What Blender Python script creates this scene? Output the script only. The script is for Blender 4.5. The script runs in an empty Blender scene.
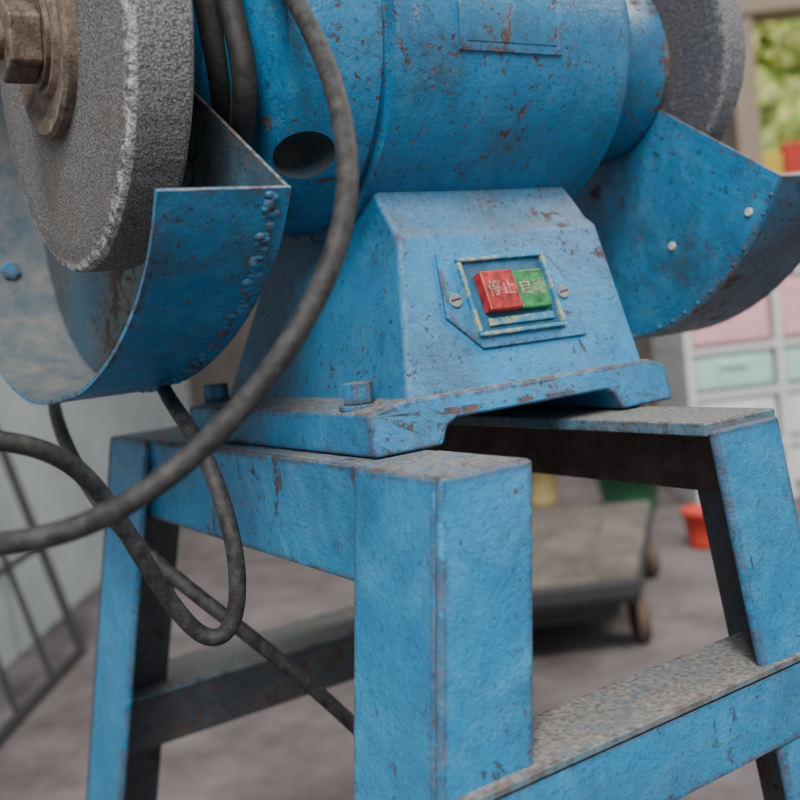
import bpy, bmesh, math, random
from mathutils import Vector, Matrix
random.seed(3)
H=0.80   # eye height; z of local measurements is relative to this
scene=bpy.context.scene
col=scene.collection

# ---------------------------------------------------------------- materials
def newmat(name):
    m=bpy.data.materials.new(name); m.use_nodes=True
    nt=m.node_tree; nt.nodes.clear()
    out=nt.nodes.new('ShaderNodeOutputMaterial')
    b=nt.nodes.new('ShaderNodeBsdfPrincipled')
    nt.links.new(b.outputs[0],out.inputs[0])
    return m,nt,b
def N(nt,t,**k):
    n=nt.nodes.new(t)
    for a,v in k.items(): setattr(n,a,v)
    return n
def noise(nt,vec,scale,detail=6,rough=0.6,dist=0):
    n=N(nt,'ShaderNodeTexNoise'); n.inputs['Scale'].default_value=scale
    n.inputs['Detail'].default_value=detail; n.inputs['Roughness'].default_value=rough
    n.inputs['Distortion'].default_value=dist
    nt.links.new(vec,n.inputs['Vector']); return n.outputs['Fac']
def ramp(nt,fac,a,b,lo=0.0,hi=1.0):
    r=N(nt,'ShaderNodeMapRange'); r.inputs[1].default_value=a; r.inputs[2].default_value=b
    r.inputs[3].default_value=lo; r.inputs[4].default_value=hi; r.clamp=True
    nt.links.new(fac,r.inputs[0]); return r.outputs[0]
def math_(nt,op,a,b):
    m=N(nt,'ShaderNodeMath',operation=op)
    for i,x in enumerate((a,b)):
        if isinstance(x,(int,float)): m.inputs[i].default_value=x
        else: nt.links.new(x,m.inputs[i])
    return m.outputs[0]
def mix(nt,fac,c1,c2):
    m=N(nt,'ShaderNodeMix',data_type='RGBA')
    if isinstance(fac,(int,float)): m.inputs[0].default_value=fac
    else: nt.links.new(fac,m.inputs[0])
    for i,c in ((6,c1),(7,c2)):
        if isinstance(c,tuple): m.inputs[i].default_value=(*c[:3],1)
        else: nt.links.new(c,m.inputs[i])
    return m.outputs[2]
def bump(nt,bsdf,h,strength,dist=0.001):
    b=N(nt,'ShaderNodeBump'); b.inputs['Strength'].default_value=strength
    b.inputs['Distance'].default_value=dist
    nt.links.new(h,b.inputs['Height']); nt.links.new(b.outputs[0],bsdf.inputs['Normal'])

def paint(name,base,dark,rust=0.62,dust=0.6,grime=0.5,rough=0.42,bumpS=0.6,edge=0.8,chalk=0.30,haze=.35,flake=0.0):
    m,nt,b=newmat(name)
    tc=N(nt,'ShaderNodeTexCoord').outputs['Object']
    geo=N(nt,'ShaderNodeNewGeometry')
    c=mix(nt,ramp(nt,noise(nt,tc,9,5),0.35,0.65),base,dark)
    light=(min(1,base[0]*2+.04),min(1,base[1]*1.30+.04),min(1,base[2]*1.12+.03))
    c=mix(nt,ramp(nt,noise(nt,tc,34,8,0.75),0.47,0.66,0,chalk+.15),c,light)
    # fine dry dust clinging everywhere, patchy
    hz=math_(nt,'MULTIPLY',ramp(nt,noise(nt,tc,6,6,.7),.42,.68),ramp(nt,noise(nt,tc,90,6,.8),.35,.62,.25,1))
    c=mix(nt,math_(nt,'MULTIPLY',hz,haze),c,(0.15,0.165,0.17))
    # greasy grime film
    c=mix(nt,ramp(nt,noise(nt,tc,15,9,0.78,0.6),0.50,0.67,0,grime*.9),c,(0.035,0.055,0.065))
    g=ramp(nt,noise(nt,tc,170,4,0.75),0.58,0.66,0,grime)
    c=mix(nt,g,c,(0.025,0.03,0.035))
    # dust on surfaces that face up
    sep=N(nt,'ShaderNodeSeparateXYZ'); nt.links.new(geo.outputs['Normal'],sep.inputs[0])
    up=ramp(nt,sep.outputs['Z'],0.36,0.85)
    dn=ramp(nt,noise(nt,tc,40,9,0.78),0.34,0.58,0.35,1.0)
    d=math_(nt,'MULTIPLY',math_(nt,'MULTIPLY',up,dn),dust)
    c=mix(nt,d,c,mix(nt,ramp(nt,noise(nt,tc,260,4,.7),.35,.65),(0.085,0.078,0.074),(0.25,0.235,0.22)))
    # chips to rust
    ch1=noise(nt,tc,42,8,0.75,0.5); ch2=noise(nt,tc,6,3)
    ch=math_(nt,'ADD',ch1,math_(nt,'MULTIPLY',ch2,0.35))
    chm=ramp(nt,ch,rust+0.19,rust+0.215)
    pin=ramp(nt,math_(nt,'ADD',noise(nt,tc,150,3,0.6),math_(nt,'MULTIPLY',ch2,0.25)),rust+.185,rust+.20)
    chm=math_(nt,'MAXIMUM',chm,pin)
    if flake>0:
        mp=N(nt,'ShaderNodeMapping'); mp.inputs['Scale'].default_value=(1,1,.45); nt.links.new(tc,mp.inputs[0])
        fl=math_(nt,'ADD',noise(nt,mp.outputs[0],30,10,0.8,.3),math_(nt,'MULTIPLY',noise(nt,tc,4,2),.3))
        chm=math_(nt,'MAXIMUM',chm,ramp(nt,fl,.81-flake*.05,.83-flake*.05))
    if edge>0:
        bv=N(nt,'ShaderNodeBevel'); bv.samples=6; bv.inputs['Radius'].default_value=0.008
        vm=N(nt,'ShaderNodeVectorMath',operation='DOT_PRODUCT'); nt.links.new(bv.outputs[0],vm.inputs[0]); nt.links.new(geo.outputs['True Normal'],vm.inputs[1])
        ed=math_(nt,'SUBTRACT',1.0,vm.outputs['Value'])
        ed=ramp(nt,ed,0.001,0.04)
        en=math_(nt,'ADD',math_(nt,'MULTIPLY',ed,0.22*edge),noise(nt,tc,48,9,0.78))
        chm=math_(nt,'MAXIMUM',chm,ramp(nt,en,0.69,0.72))
    rc=mix(nt,ramp(nt,noise(nt,tc,110,5),.35,.65),(0.026,0.022,0.022),(0.13,0.062,0.040))
    c=mix(nt,math_(nt,'MULTIPLY',chm,.9),c,rc)
    nt.links.new(c,b.inputs['Base Color'])
    nt.links.new(ramp(nt,math_(nt,'MAXIMUM',d,chm),0,1,rough,0.9),b.inputs['Roughness'])
    h=math_(nt,'ADD',noise(nt,tc,330,4,0.7),math_(nt,'MULTIPLY',noise(nt,tc,70,5),1.1))
    h=math_(nt,'SUBTRACT',h,math_(nt,'MULTIPLY',chm,0.8))
    bump(nt,b,h,bumpS,0.0014)
    return m
def rough_mat(name,c1,c2,scale=60,rough=0.9,bs=0.5,bd=0.001,lo=.35,hi=.65,metal=0):
    m,nt,b=newmat(name)
    tc=N(nt,'ShaderNodeTexCoord').outputs['Object']
    n1=noise(nt,tc,scale,8,0.7)
    c=mix(nt,ramp(nt,n1,lo,hi),c1,c2)
    nt.links.new(c,b.inputs['Base Color']); b.inputs['Roughness'].default_value=rough
    b.inputs['Metallic'].default_value=metal
    bump(nt,b,noise(nt,tc,scale*3,4,0.7),bs,bd)
    return m
def wheel_mat(name,cA,cB,R,edge):
    m,nt,b=newmat(name)
    tc=N(nt,'ShaderNodeTexCoord').outputs['Object']
    sp=N(nt,'ShaderNodeSeparateXYZ'); nt.links.new(tc,sp.inputs[0])
    r=math_(nt,'SQRT',math_(nt,'ADD',math_(nt,'MULTIPLY',sp.outputs['Y'],sp.outputs['Y']),math_(nt,'MULTIPLY',sp.outputs['Z'],sp.outputs['Z'])),0)
    grit=noise(nt,tc,750,2,0.6)
    c=mix(nt,ramp(nt,grit,0.38,0.64),cA,cB)
    c=mix(nt,ramp(nt,noise(nt,tc,14,6,.7),0.40,0.66,0,0.65),c,(0.085,0.068,0.055))
    # scuffs: pale scratches and dirt running round the face
    c=mix(nt,ramp(nt,noise(nt,tc,32,9,.8),0.56,0.68,0,0.45),c,(0.26,0.255,0.25))
    rim=ramp(nt,r,R-.004,R-.002)
    c=mix(nt,math_(nt,'MULTIPLY',rim,.55),c,mix(nt,ramp(nt,grit,.4,.6),(0.09,0.09,0.098),(0.30,0.305,0.32)))
    e=ramp(nt,r,R-.0085,R-.003)
    e=math_(nt,'MULTIPLY',e,ramp(nt,sp.outputs['X'],-.004,-.009))
    e=math_(nt,'MULTIPLY',e,ramp(nt,noise(nt,tc,130,8,0.85),0.47,0.56))
    e=math_(nt,'MULTIPLY',e,edge)
    c=mix(nt,e,c,(0.60,0.60,0.60))
    sep=ramp(nt,noise(nt,tc,850,2,0.5),0.63,0.69,0,0.6)
    c=mix(nt,sep,c,(0.40,0.40,0.41))
    dk=ramp(nt,noise(nt,tc,500,2,0.5),0.36,0.30,0,0.8)
    c=mix(nt,dk,c,(0.02,0.02,0.02))
    nt.links.new(c,b.inputs['Base Color']); b.inputs['Roughness'].default_value=0.95
    bump(nt,b,math_(nt,'ADD',grit,noise(nt,tc,300,3)),1.0,0.0014)
    return m
def plain(name,c,rough=0.5,metal=0,var=0.15,scale=40):
    d=tuple(x*(1-var) for x in c); l=tuple(min(1,x*(1+var)) for x in c)
    return rough_mat(name,d,l,scale,rough,0.15,0.0005,metal=metal)

BLUE=(0.011,0.210,0.440); BLUED=(0.008,0.130,0.295)
M_blue=paint('worn_blue_paint',BLUE,BLUED,0.62,0.75,.7,haze=.32,chalk=.2)
M_motor=paint('motor_blue_paint',(0.008,0.172,0.37),(0.006,0.108,0.235),0.59,0.6,0.75,bumpS=.5,rough=.30,edge=.5,haze=.25)
M_guard=paint('guard_blue_paint',(0.011,0.182,0.38),(0.009,0.11,0.235),0.60,0.9,0.9,edge=.8,haze=.28)
M_band=paint('grimy_guard_paint',(0.012,0.10,0.20),(0.03,0.045,0.060),0.56,0.9,0.9,edge=.6)
M_stand=paint('stand_blue_paint',(0.012,0.220,0.450),(0.009,0.160,0.35),0.63,1.0,0.45,edge=1.15,bumpS=.8,haze=.25,flake=1.0)
M_inner=rough_mat('dusty_guard_inside',(0.045,0.080,0.11),(0.16,0.15,0.14),28,0.95)
M_rust=rough_mat('rusty_cast_iron',(0.055,0.036,0.026),(0.19,0.14,0.105),130,0.85,0.9)
M_nut=rough_mat('rusty_nut',(0.05,0.035,0.027),(0.20,0.15,0.115),110,0.55,0.7,metal=0.35)
M_recess=rough_mat('recess_shade',(0.008,0.045,0.085),(0.06,0.055,0.05),40,0.9)  # shadow of the hollow painted in as dark brownish blue
M_wheelL=wheel_mat('abrasive_grit',(0.045,0.043,0.045),(0.19,0.185,0.19),0.147,1.0)
M_wheelR=wheel_mat('abrasive_grit_dark',(0.028,0.032,0.042),(0.10,0.11,0.14),0.112,0.3)
M_rubber=rough_mat('dusty_black_rubber',(0.009,0.009,0.010),(0.070,0.066,0.063),110,0.65,0.7,lo=.42,hi=.78)
M_red=plain('red_button_plastic',(0.32,0.022,0.022),0.35,var=0.75,scale=130)
M_green=plain('green_button_plastic',(0.02,0.18,0.055),0.35,var=0.7,scale=130)
M_white=plain('button_lettering',(0.32,0.22,0.19),0.7,var=.75,scale=260)
M_riv=plain('bare_rivet',(0.5,0.48,0.45),0.6,var=.3,scale=200)
M_yell=rough_mat('yellowed_plastic',(0.30,0.33,0.22),(0.02,0.17,0.30),60,0.6,lo=.42,hi=.52)
M_dark=plain('dark_gap',(0.012,0.011,0.011),0.8)
M_screw=plain('screw_steel',(0.22,0.24,0.25),0.45,0.5,var=.5,scale=120)

# ---------------------------------------------------------------- mesh helpers
def obj_from(name,verts,faces,mat,parent=None,origin=None,smooth=False,bevel=0,seg=2):
    me=bpy.data.meshes.new(name)
    o=Vector(origin) if origin else Vector((0,0,0))
    me.from_pydata([Vector(v)-o for v in verts],[],faces)
    bm=bmesh.new(); bm.from_mesh(me); bmesh.ops.recalc_face_normals(bm,faces=bm.faces); bm.to_mesh(me); bm.free()
    if smooth:
        for p in me.polygons: p.use_smooth=True
    ob=bpy.data.objects.new(name,me); col.objects.link(ob)
    ob.location=o
    me.materials.append(mat)
    if bevel:
        md=ob.modifiers.new('bevel','BEVEL'); md.width=bevel; md.segments=seg; md.limit_method='ANGLE'; md.angle_limit=math.radians(30)
        if not smooth:
            me.shade_smooth()
            me.set_sharp_from_angle(angle=math.radians(35))
            ob.modifiers.new('wn','WEIGHTED_NORMAL')
    if parent: par(ob,parent)
    return ob
def par(ob,parent):
    ob.parent=parent; ob.matrix_parent_inverse=Matrix.Translation(parent.location).inverted()
def empty(name,loc):
    e=bpy.data.objects.new(name,None); col.objects.link(e); e.location=loc; e.empty_display_size=0.05
    return e
R_=lambda p:(p[0],p[1],p[2]+H)      # eye-relative -> world
HEX=[(0,1,2,3),(4,7,6,5),(0,4,5,1),(1,5,6,2),(2,6,7,3),(3,7,4,0)]
def hexa(name,a,b,mat,parent,bevel=0.0012):
    vs=[R_(p) for p in a+b]
    c=sum((Vector(v) for v in vs),Vector())/8
    return obj_from(name,vs,HEX,mat,parent,origin=c,bevel=bevel)
def boxr(name,x0,x1,y0,y1,z0,z1,mat,parent,bevel=0.0012):
    return hexa(name,[(x0,y0,z1),(x1,y0,z1),(x1,y1,z1),(x0,y1,z1)],[(x0,y0,z0),(x1,y0,z0),(x1,y1,z0),(x0,y1,z0)],mat,parent,bevel)
def lathe(name,prof,cy,cz,mat,parent,n=96,sharp=30):
    """revolve (x,r) about an axis parallel to X through (cy,cz)"""
    vs=[];fs=[]
    for (x,r) in prof:
        for i in range(n):
            t=2*math.pi*i/n; vs.append((x,cy+r*math.cos(t),cz+H+r*math.sin(t)))
    m=len(prof)
    for j in range(m-1):
        for i in range(n):
            k=(i+1)%n; fs.append((j*n+i,j*n+k,(j+1)*n+k,(j+1)*n+i))
    fs.append(tuple(range(n))); fs.append(tuple((m-1)*n+i for i in range(n)))
    cx=sum(p[0] for p in prof)/m
    ob=obj_from(name,vs,fs,mat,parent,origin=(cx,cy,cz+H),smooth=True)
    ob.data.set_sharp_from_angle(angle=math.radians(sharp))
    return ob
def cyl(name,p,axis,r,h,mat,parent,n=24,bevel=0.0008,rel=True,r2=None):
    p=Vector(R_(p) if rel else p); a=Vector(axis).normalized()
    u=a.orthogonal().normalized(); v=a.cross(u)
    r2=r if r2 is None else r2
    vs=[];
    for hh,rr in((0,r),(h,r2)):
        for i in range(n):
            t=2*math.pi*i/n; vs.append(p+a*hh+u*rr*math.cos(t)+v*rr*math.sin(t))
    fs=[(i,(i+1)%n,n+(i+1)%n,n+i) for i in range(n)]+[tuple(range(n)),tuple(range(n,2*n))]
    return obj_from(name,vs,fs,mat,parent,origin=p+a*h/2,bevel=bevel)
def prism_x(name,poly,x0,x1,mat,parent,bevel=0.001):
    n=len(poly); vs=[R_((x0,y,z)) for y,z in poly]+[R_((x1,y,z)) for y,z in poly]
    fs=[tuple(range(n)),tuple(range(n,2*n))]+[(i,(i+1)%n,n+(i+1)%n,n+i) for i in range(n)]
    c=sum((Vector(v) for v in vs),Vector())/len(vs)
    return obj_from(name,vs,fs,mat,parent,origin=c,bevel=bevel)
def tube(name,pts,r,mat,parent=None):
    cu=bpy.data.curves.new(name,'CURVE'); cu.dimensions='3D'; cu.bevel_depth=r; cu.bevel_resolution=5; cu.resolution_u=14; cu.use_fill_caps=True
    sp=cu.splines.new('NURBS'); sp.points.add(len(pts)-1)
    for q,p in zip(sp.points,pts): q.co=(*p,1)
    sp.use_endpoint_u=True; sp.order_u=4
    tmp=bpy.data.objects.new(name+'_t',cu); col.objects.link(tmp)
    dg=bpy.context.evaluated_depsgraph_get(); me=bpy.data.meshes.new_from_object(tmp.evaluated_get(dg))
    bpy.data.objects.remove(tmp)
    for p in me.polygons: p.use_smooth=True
    me.materials.clear(); me.materials.append(mat)
    ob=bpy.data.objects.new(name,me); col.objects.link(ob)
    if parent: par(ob,parent)
    return ob
def catmull(pts,k=6):
    out=[]
    n=len(pts)
    for i in range(n-1):
        p0=Vector(pts[max(i-1,0)]);p1=Vector(pts[i]);p2=Vector(pts[i+1]);p3=Vector(pts[min(i+2,n-1)])
        for j in range(k):
            t=j/k
            out.append(0.5*((2*p1)+(p2-p0)*t+(2*p0-5*p1+4*p2-p3)*t*t+(3*p1-p0-3*p2+p3)*t**3))
    out.append(Vector(pts[-1])); return [tuple(p) for p in out]

# ================================================================= GRINDER
AY,AZ=0.655,0.198
MZ=.195
G=empty('bench_grinder',(0.435,AY,H-0.083))
motor=lathe('motor_housing',[(.268,.055),(.287,.072),(.291,.100),(.299,.114),(.325,.124),(.356,.129),(.358,.1255),(.3615,.1255),(.363,.1335),
   (.45,.1345),(.555,.134),(.569,.130),(.581,.121),(.590,.110),(.600,.094),(.62,.082),(.655,.078),(.6685,.078)],AY,MZ,M_motor,G,n=128)
cm=bpy.data.meshes.new('cut'); bm=bmesh.new(); bmesh.ops.create_uvsphere(bm,u_segments=32,v_segments=16,radius=1); bm.to_mesh(cm); bm.free()
cm.materials.append(M_recess)
cut=bpy.data.objects.new('cut',cm); col.objects.link(cut); cut.location=R_((.314,.558,.103)); cut.scale=(.021,.040,.0175); cut.rotation_euler=(math.radians(15),0,0)
bpy.context.view_layer.update()
bo=motor.modifiers.new('b','BOOLEAN'); bo.operation='DIFFERENCE'; bo.object=cut; bo.solver='EXACT'; bo.material_mode='TRANSFER'
bpy.context.view_layer.update()
dg=bpy.context.evaluated_depsgraph_get(); nm=bpy.data.meshes.new_from_object(motor.evaluated_get(dg))
motor.modifiers.clear(); motor.data=nm; bpy.data.objects.remove(cut)
nm.set_sharp_from_angle(angle=math.radians(30))
def curved_patch(name,x0,x1,a0,a1,r0,r1,mat,n=16):
    vs=[];fs=[]
    for i in range(n+1):
        t=math.radians(a0+(a1-a0)*i/n)
        for x in(x0,x1):
            for r in(r0,r1): vs.append(R_((x,AY-r*math.cos(t),MZ+r*math.sin(t))))
    for i in range(n):
        b=i*4;c=b+4
        fs+=[(b+1,b+3,c+3,c+1),(b,c,c+2,b+2),(b,b+1,c+1,c),(b+2,c+2,c+3,b+3)]
    fs+=[(0,2,3,1),(n*4,n*4+1,n*4+3,n*4+2)]
    return obj_from(name,vs,fs,mat,G,origin=R_(((x0+x1)/2,AY-r1,AZ)),bevel=0.0005)
curved_patch('name_plate',.411,.499,-12.5,22,.133,.1362,M_blue)
curved_patch('name_plate_field',.416,.494,-10,20,.134,.1367,M_motor)
# --- shaft, wheels, flanges, nuts
lathe('shaft',[(.148,.011),(.150,.013),(.265,.013),(.66,.013),(.775,.013),(.777,.011)],AY,AZ,M_nut,G,n=32)
def wheel(name,x0,x1,R,mat):
    pr=[(x0,.02)]
    for i in range(1,9): pr.append((x0,.02+(R-.026)*i/8))
    pr+=[(x0+.0018,R-.002),(x0+.005,R),(x1-.004,R),(x1-.0015,R-.0015),(x1,R-.004),(x1,.02)]
    w=lathe(name,pr,AY,AZ,mat,G,n=240)
    for v in w.data.vertices:
        rr=math.hypot(v.co.y,v.co.z)
        if rr>R-.003:
            k=1+random.uniform(-.005,.002); v.co.y*=k; v.co.z*=k
    return w
wheel('grinding_wheel_near',.188,.226,.147,M_wheelL)
wheel('grinding_wheel_far',.702,.729,.112,M_wheelR)
lathe('wheel_flange_near',[(.181,.020),(.181,.034),(.1845,.037),(.185,.048),(.181,.052),(.180,.058),(.1825,.0605),(.188,.061)],AY,AZ,M_rust,G)
lathe('wheel_flange_inner_near',[(.226,.058),(.240,.056),(.262,.03)],AY,AZ,M_rust,G)
lathe('wheel_flange_inner_far',[(.6715,.03),(.688,.05),(.702,.052)],AY,AZ,M_rust,G)
lathe('wheel_flange_far',[(.729,.052),(.742,.050),(.745,.02)],AY,AZ,M_rust,G)
lathe('washer_near',[(.178,.030),(.1815,.030)],AY,AZ,M_nut,G,n=48)
nut=cyl('nut_near',(.158,AY,AZ),(1,0,0),.0275,.0205,M_nut,G,n=6,bevel=.0022)
cyl('nut_far',(.745,AY,AZ),(1,0,0),.0235,.0195,M_nut,G,n=6,bevel=.0018)
# --- guards
near_arc=catmull([(.495,.078,0),(.515,.052,0),(.544,.028,0),(.58,.008,0),(.626,-.010,0),(.68,-.024,0),(.735,-.030,0),(.80,-.034,0),(.86,-.029,0),(.93,-.008,0),(.98,.03,0),(1.01,.09,0),(1.015,.17,0),(.99,.25,0),(.94,.31,0),(.86,.35,0),(.76,.368,0),(.68,.368,0)],5)
near_arc=[(p[0],p[1]) for p in near_arc]
FY,FZ,FR=.670,.165,.209
far_arc=[(FY+FR*math.cos(math.radians(206+246*i/56)),FZ+FR*math.sin(math.radians(206+246*i/56))) for i in range(57)]
M_guardplate=paint('guard_dusty_plate',(0.025,0.10,0.17),(0.07,0.06,0.052),0.54,0.8,0.75,haze=.5)
def guard(tag,xp,xo,mat,arc,platemat):
    s=1 if xo>xp else -1
    n=len(arc)-1
    poly=arc+[(.600,.345),(.622,.26),(.620,.165),(.600,.152)]
    prism_x('guard_side_plate_'+tag,poly,xp,xp+s*.0025,platemat,G,bevel=0)
    vs=[];fs=[]
    for i,(y,z) in enumerate(arc):
        a=arc[max(i-1,0)]; b=arc[min(i+1,n)]
        tg=Vector((b[0]-a[0],b[1]-a[1])).normalized(); d=Vector((tg.y,-tg.x))
        for x in(xp-s*.0005,xo):
            vs.append(R_((x,y,z))); vs.append(R_((x,y+d.x*.0028,z+d.y*.0028)))
    for i in range(n):
        b=i*4;c=b+4
        fs+=[(b,c,c+2,b+2),(b+1,b+3,c+3,c+1),(b,b+1,c+1,c),(b+2,c+2,c+3,b+3)]
    fs+=[(0,2,3,1),(n*4,n*4+1,n*4+3,n*4+2)]
    o=obj_from('guard_band_'+tag,vs,fs,mat,G,origin=R_((xo,.67,.17)),bevel=0)
    o.data.materials.append(M_inner)
    c=Vector((.70-o.location.y,.17+H-o.location.z))
    for p in o.data.polygons:
        q=Vector((p.center.y,p.center.z))-c
        if Vector((p.normal.y,p.normal.z)).dot(q)<-0.05*q.length: p.material_index=1
    for p in o.data.polygons: p.use_smooth=True
    o.data.set_sharp_from_angle(angle=math.radians(40))
guard('near',.261,.185,M_guard,near_arc,M_guardplate)
guard('far',.6715,.756,M_band,far_arc,M_guard)
def beads(name,pts,r,mat,parent):
    bm=bmesh.new()
    for p in pts:
        p=Vector(R_(p)); rr=r*random.uniform(.6,1.3)
        bmesh.ops.create_icosphere(bm,subdivisions=2,radius=rr,matrix=Matrix.Translation(p)@Matrix.Diagonal((random.uniform(.9,1.6),random.uniform(.8,1.5),random.uniform(.7,1.2),1)))
    me=bpy.data.meshes.new(name); bm.to_mesh(me); bm.free()
    for f in me.polygons: f.use_smooth=True
    me.materials.append(mat); o=bpy.data.objects.new(name,me); col.objects.link(o)
    par(o,parent); return o
bp=[]
for i in range(1,32):
    y,z=near_arc[i]; y2,z2=near_arc[i+1]
    for k in range(3):
        f=k/3+random.uniform(-.2,.2)
        bp.append((.2505+random.uniform(-.003,.003),y+(y2-y)*f-.001,z+(z2-z)*f-.0012))
beads('guard_weld',bp,.0033,M_guard,G)
beads('guard_weld_far',[(.6715,far_arc[i][0]+.001,far_arc[i][1]+.001) for i in range(1,22)],.0014,M_guard,G)
for (y,z) in((.512,.050),(.592,.033)):
    cyl('guard_rivet',(.6695,y,z),(1,0,0),.0034,.003,M_riv,G,n=16)
cyl('guard_bolt',(.222,1.012,.085),(0,-1,0),.009,.010,M_guard,G,n=6)
boxr('rest_bracket',.700,.752,.462,.492,.060,.068,M_band,G,.001)
cyl('rest_knob',(.735,.478,.068),(0,0,1),.010,.014,M_guard,G,n=6,bevel=.002)
# --- pedestal
def ring(x0,x1,y0,y1,z): return [(x0,y0,z),(x1,y0,z),(x1,y1,z),(x0,y1,z)]
rings=[ring(.330,.549,.510,.800,-.060),ring(.336,.543,.515,.794,-.052),ring(.3665,.546,.552,.750,.052),ring(.368,.545,.560,.744,.058),ring(.371,.542,.598,.71,.110)]
vs=[R_(p) for r in rings for p in r]; fs=[(0,1,2,3),(16,17,18,19)]
for j in range(4):
    for i in range(4): fs.append((j*4+i,j*4+(i+1)%4,(j+1)*4+(i+1)%4,(j+1)*4+i))
obj_from('pedestal',vs,fs,M_blue,G,origin=R_((.437,.655,0)),bevel=.004,seg=3)
M_base=paint('base_blue_dusty',BLUE,BLUED,0.62,1.1,0.65,edge=.95,flake=.5)
def base():
    prof=[(.303,-.0825),(.353,-.0825),(.358,-.071),(.366,-.067),(.495,-.067),(.503,-.071),(.510,-.0825),(.561,-.0825),(.561,-.056),(.545,-.051),(.330,-.051),(.303,-.056)]
    n=len(prof); vs=[R_((x,.506,z)) if z<-.06 else R_((x,.511,z)) for x,z in prof]+[R_((x,.802,z)) for x,z in prof]
    fs=[tuple(range(n)),tuple(range(n,2*n))]+[(i,(i+1)%n,n+(i+1)%n,n+i) for i in range(n)]
    obj_from('base_flange',vs,fs,M_base,G,origin=R_((.43,.655,-.07)),bevel=.0025)
base()
for (x,y) in((.319,.545),(.319,.775),(.552,.545),(.552,.775)):
    cyl('base_washer',(x,y,-.0555),(0,0,1),.0135,.0035,M_base,G,n=24)
    cyl('base_bolt',(x,y,-.052),(0,0,1),.0105,.014,M_base,G,n=6,bevel=.0012)
# --- switch on sloping front face
pA=Vector((.437,.515,-.052)); pB=Vector((.437,.552,.052))
up=(pB-pA).normalized(); nx=Vector((1,0,0)); nn=nx.cross(up)
if nn.y>0: nn=-nn
cen=pA+up*(.0595); cen.x=.4405
def SW(x,y,h): return cen+nx*x+up*y+nn*h
def swprism(name,poly,h0,h1,mat,bevel=.0008):
    n=len(poly); vs=[R_(SW(x,y,h0)) for x,y in poly]+[R_(SW(x,y,h1)) for x,y in poly]
    fs=[tuple(range(n)),tuple(range(n,2*n))]+[(i,(i+1)%n,n+(i+1)%n,n+i) for i in range(n)]
    c=sum((Vector(v) for v in vs),Vector())/len(vs)
    return obj_from(name,vs,fs,mat,G,origin=c,bevel=bevel)
def rect(x0,x1,y0,y1): return [(x0,y0),(x1,y0),(x1,y1),(x0,y1)]
oct_=[(-.050,.036),(.040,.036),(.056,.012),(.056,-.034),(-.036,-.034),(-.058,-.010)]
swprism('switch_plate',oct_,-.002,.0024,M_blue)
M_well=plain('blue_well',(0.015,0.10,0.19),.6,var=.5)
for k,(a,b,c,d) in enumerate(((-.038,.038,.027,.030),(-.038,.038,-.0265,-.0235),(-.038,-.035,-.0235,.027),(.035,.038,-.0235,.027))):
    swprism('switch_frame_%d'%(k+1),rect(a,b,c,d),.0015,.0058,M_yell)
swprism('switch_well',rect(-.035,.035,-.0235,.027),.002,.0028,M_well,0)
swprism('switch_lower_bar',rect(-.027,.030,-.020,-.0145),.0025,.005,M_yell)
swprism('stop_button',rect(-.0275,.0005,-.0115,.017),.0025,.0115,M_red,.0014)
swprism('start_button',rect(.0025,.0295,-.0115,.017),.0025,.0080,M_green,.0014)
def label(name,txt,x,y,h,size):
    cu=bpy.data.curves.new(name,'FONT'); cu.body=txt; cu.size=size; cu.align_x='CENTER'; cu.align_y='CENTER'; cu.extrude=.00010
    tmp=bpy.data.objects.new('t',cu); col.objects.link(tmp)
    dg=bpy.context.evaluated_depsgraph_get(); me=bpy.data.meshes.new_from_object(tmp.evaluated_get(dg)); bpy.data.objects.remove(tmp)
    for v in me.vertices:
        p=SW(x+v.co.x,y+v.co.y,h+v.co.z); v.co=Vector(R_(p))
    me.materials.clear(); me.materials.append(M_white)
    o=bpy.data.objects.new(name,me); col.objects.link(o); par(o,G)
label('stop_lettering','停止',-.0135,.003,.0116,.0118)
label('start_lettering','启动',.016,.003,.0081,.0118)
for x,y in((-.0475,0.001),(.0465,-0.001)):
    cyl('switch_screw',SW(x,y,.0018),nn,.0052,.0022,M_screw,G,n=20)
    swprism('screw_slot',[(x-.004,y-.0012),(x+.004,y+.0002),(x+.004,y+.0014),(x-.004,y)],.0038,.0042,M_dark,0)

# ================================================================= STAND
S=empty('grinder_stand',(0.41,.68,0))
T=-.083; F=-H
M_sh=paint('shadow_side_paint',(0.02,0.035,0.055),(0.035,0.03,0.03),0.55,0.8,0.6,edge=0)  # near-black stand paint: shade on inner flanges and webs is in the colour
M_innerface=rough_mat('shaded_rusty_steel',(0.035,0.022,0.018),(0.10,0.065,0.055),30,0.9)  # reddish brown steel, with the shade under the top flange painted in
def flange_leg(name,quadtop,dx,dy,mat=M_stand,ztop=T):
    d=ztop-F
    a=[(x,y,ztop) for x,y in quadtop]; b=[(x+dx*d,y+dy*d,F) for x,y in quadtop]
    return hexa(name,a,b,mat,S,bevel=.0022)
t=.006
def Lleg(tag,x,y,wx,wy,ix,iy,dx,dy,ztop=T,ma=None,mb=None):
    q=lambda x0,x1,y0,y1:[(x0,y0),(x1,y0),(x1,y1),(x0,y1)]
    xs=sorted((x,x+ix*wx)); ys=sorted((y,y+iy*t)); flange_leg('leg_%s_a'%tag,q(xs[0],xs[1],ys[0],ys[1]),dx,dy,ma or M_stand,ztop)
    xs=sorted((x,x+ix*t)); ys=sorted((y+iy*t*.9,y+iy*wy)); flange_leg('leg_%s_b'%tag,q(xs[0],xs[1],ys[0],ys[1]),dx,dy,mb or M_stand,ztop)
Lleg('front_near',.280,.408,.061,.086,1,1,-.17,-.05)
Lleg('front_far',.537,.400,.062,.075,-1,1,.14,-.03,ztop=T-.006,mb=M_sh)
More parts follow.
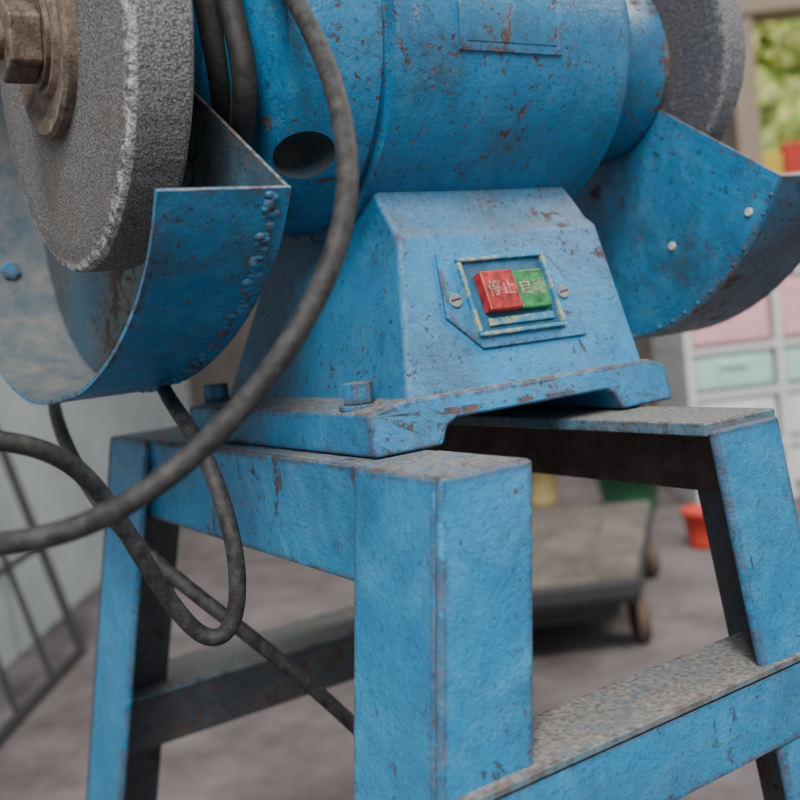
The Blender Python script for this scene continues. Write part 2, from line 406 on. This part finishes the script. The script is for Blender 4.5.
Lleg('back_near',.280,.956,.078,.105,1,-1,-.14,.22,ma=M_sh)
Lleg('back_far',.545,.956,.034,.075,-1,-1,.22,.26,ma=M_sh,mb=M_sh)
boxr('cap_front_near',.2815,.340,.410,.494,T-.004,T+.0005,M_base,S)
boxr('rail_top_near_web',.2835,.2895,.49,.955,T-.071,T,M_stand,S)
boxr('rail_top_near_flange',.2845,.342,.492,.955,T-.006,T-.0003,M_stand,S)
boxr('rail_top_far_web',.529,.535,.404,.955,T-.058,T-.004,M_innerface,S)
M_raildust=paint('rail_dusty',(0.06,0.15,0.22),(0.13,0.13,0.13),0.66,1.1,0.5)
boxr('rail_top_far_flange',.470,.5365,.402,.955,T-.009,T-.001,M_raildust,S)
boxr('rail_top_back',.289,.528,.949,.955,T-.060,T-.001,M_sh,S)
def railx(tag,z,y0,x0,x1,w,h,wm):
    boxr('rail_%s_flange'%tag,x0,x1,y0,y0+w,z-t,z,M_raildust,S,.001)
    boxr('rail_%s_web'%tag,x0,x1,y0,y0+t,z-h,z-t*.5,wm,S,.001)
railx('lower_front',-.240,.392,.262,.552,.056,.052,M_stand)
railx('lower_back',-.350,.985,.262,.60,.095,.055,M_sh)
boxr('rail_lower_side_near',.200,.206,.372,1.08,-.62,-.56,M_stand,S)
boxr('rail_lower_side_far',.609,.615,.384,1.08,-.62,-.56,M_stand,S)
beads('rail_weld',[(.551+random.uniform(-.002,.002),.391,-.240-i*.004) for i in range(13)],.0040,M_stand,S)
beads('leg_weld',[(.283,.495,T-.004-i*.004) for i in range(16)],.0016,M_stand,S)

# ================================================================= CABLES
E=Vector((0,0,H))
cx=Vector((.8316,-.5442,-.1125)); cyd=Vector((-.1395,-.0084,-.9902)); cz=Vector((.5376,.8389,-.0829))
def bp_(L): return [E+(cx*((a-400)/1002)+cyd*((b-400)/1002)+cz)*z for a,b,z in L]
C1=bp_([(225,-140,.66),(262,-60,.60),(302,10,.54),(335,80,.50),(352,165,.47),(342,240,.46),(312,310,.45),(268,378,.44),(212,440,.44),(150,492,.43),(80,530,.43),(5,546,.43),(-70,545,.44),(-150,500,.47),(-170,430,.5),(-110,430,.5),(-50,436,.5),(0,440,.5),(50,449,.52),(95,480,.55),(135,545,.58),(168,600,.6),(203,642,.61),(232,636,.61),(241,585,.61),(230,520,.61),(205,450,.62),(175,408,.66),(158,380,.78),(152,350,.85)])
C3=bp_([(66,300,1.15),(58,350,1.10),(50,392,.98),(60,432,.84),(85,485,.77),(125,535,.76),(180,582,.76),(240,628,.76),(300,676,.78),(355,725,.8),(420,790,.85),(500,880,.95)])
C4=bp_([(190,-90,.62),(204,-10,.625),(217,50,.635),(226,110,.65),(226,150,.69)])
C5=bp_([(212,-90,.60),(226,-10,.60),(240,40,.595),(247,90,.60),(243,130,.62),(236,165,.66)])
def clamp(L): return [Vector((p.x,p.y,max(p.z,.01))) for p in L]
tube('power_cable',clamp(C1),.0053,M_rubber)
end=C3[-1]; C3=C3+[Vector((end.x+.15,end.y+.05,.15)),Vector((end.x+.35,end.y+.2,.008)),Vector((end.x+.9,end.y+.6,.008))]
tube('power_cable.001',clamp(C3),.0058,M_rubber)
M_lead=rough_mat('black_lead_rubber',(0.006,0.006,0.007),(0.03,0.028,0.027),90,0.7,0.5)
tube('motor_lead',C4,.0082,M_lead,G)
tube('motor_lead_b',C5,.0076,M_lead,G)

# ================================================================= SURROUNDINGS
ROT=math.radians(-32.83); ea=Vector((math.cos(ROT),math.sin(ROT),0)); eb=Vector((-math.sin(ROT),math.cos(ROT),0))
def P(a,b,z=0): return tuple(ea*a+eb*b+Vector((0,0,z)))
def bgbox(name,a0,a1,b0,b1,z0,z1,mat,parent=None,bevel=.004):
    vs=[P(a,b,z) for z in(z1,z0) for a,b in((a0,b0),(a1,b0),(a1,b1),(a0,b1))]
    c=sum((Vector(v) for v in vs),Vector())/8
    R=Matrix.Rotation(-ROT,3,'Z')
    o=obj_from(name,[R@(Vector(v)-c) for v in vs],HEX,mat,None,bevel=bevel)
    o.location=c; o.rotation_euler=(0,0,ROT)
    if parent: par(o,parent)
    return o
M_floor=rough_mat('concrete_floor',(0.085,0.072,0.074),(0.20,0.175,0.175),5,0.85,0.8,bd=.004)
M_wall=rough_mat('plaster_wall',(0.40,0.45,0.48),(0.55,0.60,0.62),2.5,0.9,0.2)
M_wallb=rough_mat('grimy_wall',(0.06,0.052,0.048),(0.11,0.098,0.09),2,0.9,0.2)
bgbox('floor',-5,6,-3,9,-.1,0,M_floor,bevel=0)
bgbox('wall_left',-1.3,-1.12,-.5,5.3,0,3.2,M_wall,bevel=0)
WB=empty('wall_back',P(1,5.3,0))
wa=1.90
bgbox('wall_below',-1.3,5,5.3,5.45,0,1.25,M_wallb,WB,0)
bgbox('wall_beside',-1.3,wa,5.3,5.45,1.25,3.2,M_wallb,WB,0)
bgbox('wall_above',wa,5,5.3,5.45,2.35,3.2,M_wallb,WB,0)
M_frame=plain('beige_frame',(0.36,0.28,0.21),0.6)
W1=empty('window_1',P(2.5,5.25,1.25))
bgbox('frame_left',wa-.04,wa+.08,5.22,5.46,1.20,2.4,M_frame,W1)
bgbox('frame_sill',wa-.04,4.0,5.2,5.46,1.18,1.26,M_frame,W1)
bgbox('frame_head',wa-.04,4.0,5.2,5.46,2.12,2.40,M_frame,W1)
bgbox('frame_mid',2.95,3.02,5.25,5.42,1.25,2.2,M_frame,W1)
M_leaf=rough_mat('sunlit_foliage',(0.22,0.42,0.05),(1.0,0.95,0.40),7,0.8,0.4,lo=.38,hi=.6)  # bright sunshine is put into the leaf colour
def blobs(name,n,box,rr,mat,seed=1,sub=3):
    rnd=random.Random(seed); bm=bmesh.new()
    for i in range(n):
        p=Vector(P(rnd.uniform(*box[0]),rnd.uniform(*box[1]),rnd.uniform(*box[2])))
        bmesh.ops.create_icosphere(bm,subdivisions=sub,radius=rnd.uniform(*rr),matrix=Matrix.Translation(p)@Matrix.Rotation(rnd.uniform(0,3),4,'X'))
    for v in bm.verts: v.co+=Vector((rnd.uniform(-1,1),rnd.uniform(-1,1),rnd.uniform(-1,1)))*rr[0]*.3
    me=bpy.data.meshes.new(name); bm.to_mesh(me); bm.free(); me.materials.append(mat)
    o=bpy.data.objects.new(name,me); col.objects.link(o); return o
blobs('hedge',420,((2,7),(7.8,8.5),(.2,3.1)),(.12,.28),M_leaf)
M_r=plain('red_packet',(0.6,0.05,0.03)); M_y=plain('yellow_packet',(0.75,0.5,0.06)); M_mint=plain('mint_plastic',(0.42,0.68,0.62),0.4); M_pink=plain('pink_plastic',(0.78,0.42,0.46),0.4)
M_or=plain('orange_packet',(0.7,0.25,0.04)); M_yb=plain('ochre_tin',(0.42,0.33,0.15)); 
M_wp=plain('white_plastic',(0.68,0.70,0.70),0.4); M_dkgreen=plain('green_bucket_plastic',(0.02,0.13,0.06),0.4)
K=empty('snack_packets',P(2.1,5.27,1.26))
for i,(a0,a1,h,m) in enumerate(((1.98,2.08,.16,M_y),(2.09,2.2,.20,M_r),(2.21,2.3,.14,M_or),(2.31,2.42,.22,M_r),(2.43,2.55,.15,M_y))):
    bgbox('packet_%d'%(i+1),a0,a1,5.22,5.32,1.26,1.26+h,m,K,.01)
D=empty('plastic_drawer_unit',P(1.2,3.6,0))
x0=1.0
bgbox('frame_body',x0,x0+.66,3.55,3.95,0,.045,M_wp,D)
z=.045
for r,(mat,h) in enumerate(((M_wp,.17),(M_wp,.19),(M_mint,.16),(M_pink,.25),(M_mint,.20))):
    bgbox('shelf_%d'%r,x0,x0+.66,3.50,3.95,z+h-.02,z+h,M_wp,D)
    for cidx in range(2):
        a=x0+.03+cidx*.32
        bgbox('drawer_%d_%d'%(r,cidx),a,a+.28,3.51,3.93,z+.01,z+h-.03,mat,D,.015)
        bgbox('handle_%d_%d'%(r,cidx),a+.09,a+.19,3.495,3.512,z+h*.55,z+h*.65,mat,D,.004)
    z+=h
for a in(x0,x0+.32,x0+.635): bgbox('post',a,a+.025,3.50,3.95,0,z,M_wp,D)
bgbox('top_tub',x0+.22,x0+.60,3.55,3.85,z,z+.10,M_mint,D,.02)
bgbox('top_tub_lid',x0+.21,x0+.61,3.54,3.86,z+.10,z+.12,M_wp,D,.008)
# platform cart
M_cart=rough_mat('dusty_cart_deck',(0.085,0.075,0.065),(0.19,0.165,0.145),6,0.9)
M_cartd=plain('dark_iron',(0.035,0.035,0.04),0.6)
M_tyre=plain('brown_tyre',(0.10,0.065,0.05),0.8)
Ct=empty('platform_cart',P(.3,2.45,0))
KK=.30
def cartbox(n,a0,a1,b0,b1,z0,z1,m,bev=.006):
    vs=[P(a+(b-2.1)*KK,b+(a-.4)*.02,z) for z in(z1,z0) for a,b in((a0,b0),(a1,b0),(a1,b1),(a0,b1))]
    c=sum((Vector(v) for v in vs),Vector())/8
    return obj_from(n,vs,HEX,m,Ct,origin=c,bevel=bev)
cartbox('deck',-.12,.45,2.12,2.86,.165,.195,M_cart,.012)
cartbox('deck_rim',-.125,.455,2.11,2.87,.13,.168,M_cartd)
cartbox('deck_lip',-.13,.46,2.10,2.13,.145,.185,M_cartd)
cartbox('chassis',-.06,.40,2.16,2.78,.085,.132,M_cartd)
for i in range(4): cartbox('deck_rib',-.10+i*.14,-.085+i*.14,2.14,2.84,.193,.200,M_cart,.002)
for a,b in((-.04,2.24),(.44,2.24),(-.04,2.75),(.44,2.75)):
    p=P(a+(b-2.1)*KK-.015,b,.055); cyl('wheel',p,ea,.055,.03,M_tyre,Ct,rel=False,bevel=.004)
def bucket(name,a,b,r,h,mat):
    prof=[(0,.75*r),(.02,.76*r),(h-.02,.97*r),(h-.02,1.04*r),(h,1.05*r),(h,.96*r),(.03,.7*r)]
    n=32; vs=[];fs=[]
    base_=Vector(P(a,b,0))
    for z,rr in prof:
        for i in range(n): t_=2*math.pi*i/n; vs.append(base_+Vector((rr*math.cos(t_),rr*math.sin(t_),z)))
    for j in range(len(prof)-1):
        for i in range(n): k=(i+1)%n; fs.append((j*n+i,j*n+k,(j+1)*n+k,(j+1)*n+i))
    fs.append(tuple(range(n))); fs.append(tuple((len(prof)-1)*n+i for i in range(n)))
    return obj_from(name,vs,fs,mat,origin=base_,smooth=True)
bucket('bucket',.78,3.6,.12,.16,M_dkgreen)
bucket('bucket.001',.86,3.0,.055,.12,M_r)
bucket('bucket.002',.50,3.9,.08,.22,M_yb)
M_card=plain('cardboard',(0.22,0.14,0.08),0.8)
bgbox('cardboard_box',-.2,.35,4.5,4.9,0,.34,M_card)
bgbox('cardboard_box.001',.95,1.35,4.5,4.9,0,.42,M_card)
bgbox('cardboard_box.002',1.9,2.4,4.3,4.8,0,.5,M_card)
Gr=empty('metal_grille_panel',P(-1.0,2.4,0))
def bar(n,p,q,r=.012): 
    p=Vector(p);q=Vector(q); return cyl(n,p,q-p,r,(q-p).length,M_cartd,Gr,rel=False,n=12,bevel=0)
top=lambda b:P(-1.10,b,.74); bot=lambda b:P(-.93,b,.013)
bar('side_1',bot(2.62),top(2.62)); bar('side_2',bot(1.5),top(1.5)); bar('bottom',bot(2.62),bot(1.5)); bar('top',top(2.62),top(1.5))
for i in range(1,5):
    b=1.5+1.12*i/5; bar('bar_%d'%i,bot(b),top(b),.008)
mid=lambda b:P(-.93-.17*.4,b,.013+.727*.4)
bar('cross',mid(2.62),mid(1.5),.009)
Wc=[]
for i in range(90):
    t_=i/90*2*math.pi*6; r=.13+.012*math.sin(i*1.7)
    Wc.append(Vector(P(-1.10+.03*random.random(),2.95+r*math.cos(t_),.98+r*1.3*math.sin(t_))))
tube('wire_coil',Wc,.008,M_rust)

# ================================================================= LIGHT
w=bpy.data.worlds.new('sky'); scene.world=w; w.use_nodes=True
bgn=w.node_tree.nodes['Background']; bgn.inputs[0].default_value=(0.92,0.96,1.0,1); bgn.inputs[1].default_value=0.60
def area(name,loc,target,size,power,color=(1,1,1)):
    l=bpy.data.lights.new(name,'AREA'); l.size=size; l.energy=power; l.color=color
    o=bpy.data.objects.new(name,l); col.objects.link(o); o.location=loc
    o.rotation_euler=(Vector(target)-Vector(loc)).to_track_quat('-Z','Y').to_euler(); return o
area('key_light',(-1.0,-1.3,2.5),(.45,.65,.8),.9,74,(1,.98,.95))  # soft key lamp from the upper left front
area('right_fill_light',(2.6,.2,2.6),(.5,.65,.8),.8,52,(1,.93,.83))  # warm lamp added on the right for contrast
sun=bpy.data.lights.new('sun','SUN'); sun.angle=.2; so=bpy.data.objects.new('sun',sun); col.objects.link(so)
so.location=(3,8,6); so.rotation_euler=Vector((.35,.5,-.8)).to_track_quat('-Z','Y').to_euler()
sun.energy=2.6; sun.color=(1,.96,.90)

# ================================================================= CAMERA
cam=bpy.data.cameras.new('camera'); co=bpy.data.objects.new('camera',cam); col.objects.link(co)
cam.sensor_width=36; cam.lens=1002/800*36; cam.clip_start=.02
M=Matrix(((cx.x,-cyd.x,-cz.x),(cx.y,-cyd.y,-cz.y),(cx.z,-cyd.z,-cz.z)))
co.matrix_world=Matrix.Translation((0,0,H))@M.to_quaternion().normalized().to_matrix().to_4x4()
cam.dof.use_dof=True; cam.dof.focus_distance=.62; cam.dof.aperture_fstop=6
scene.camera=co
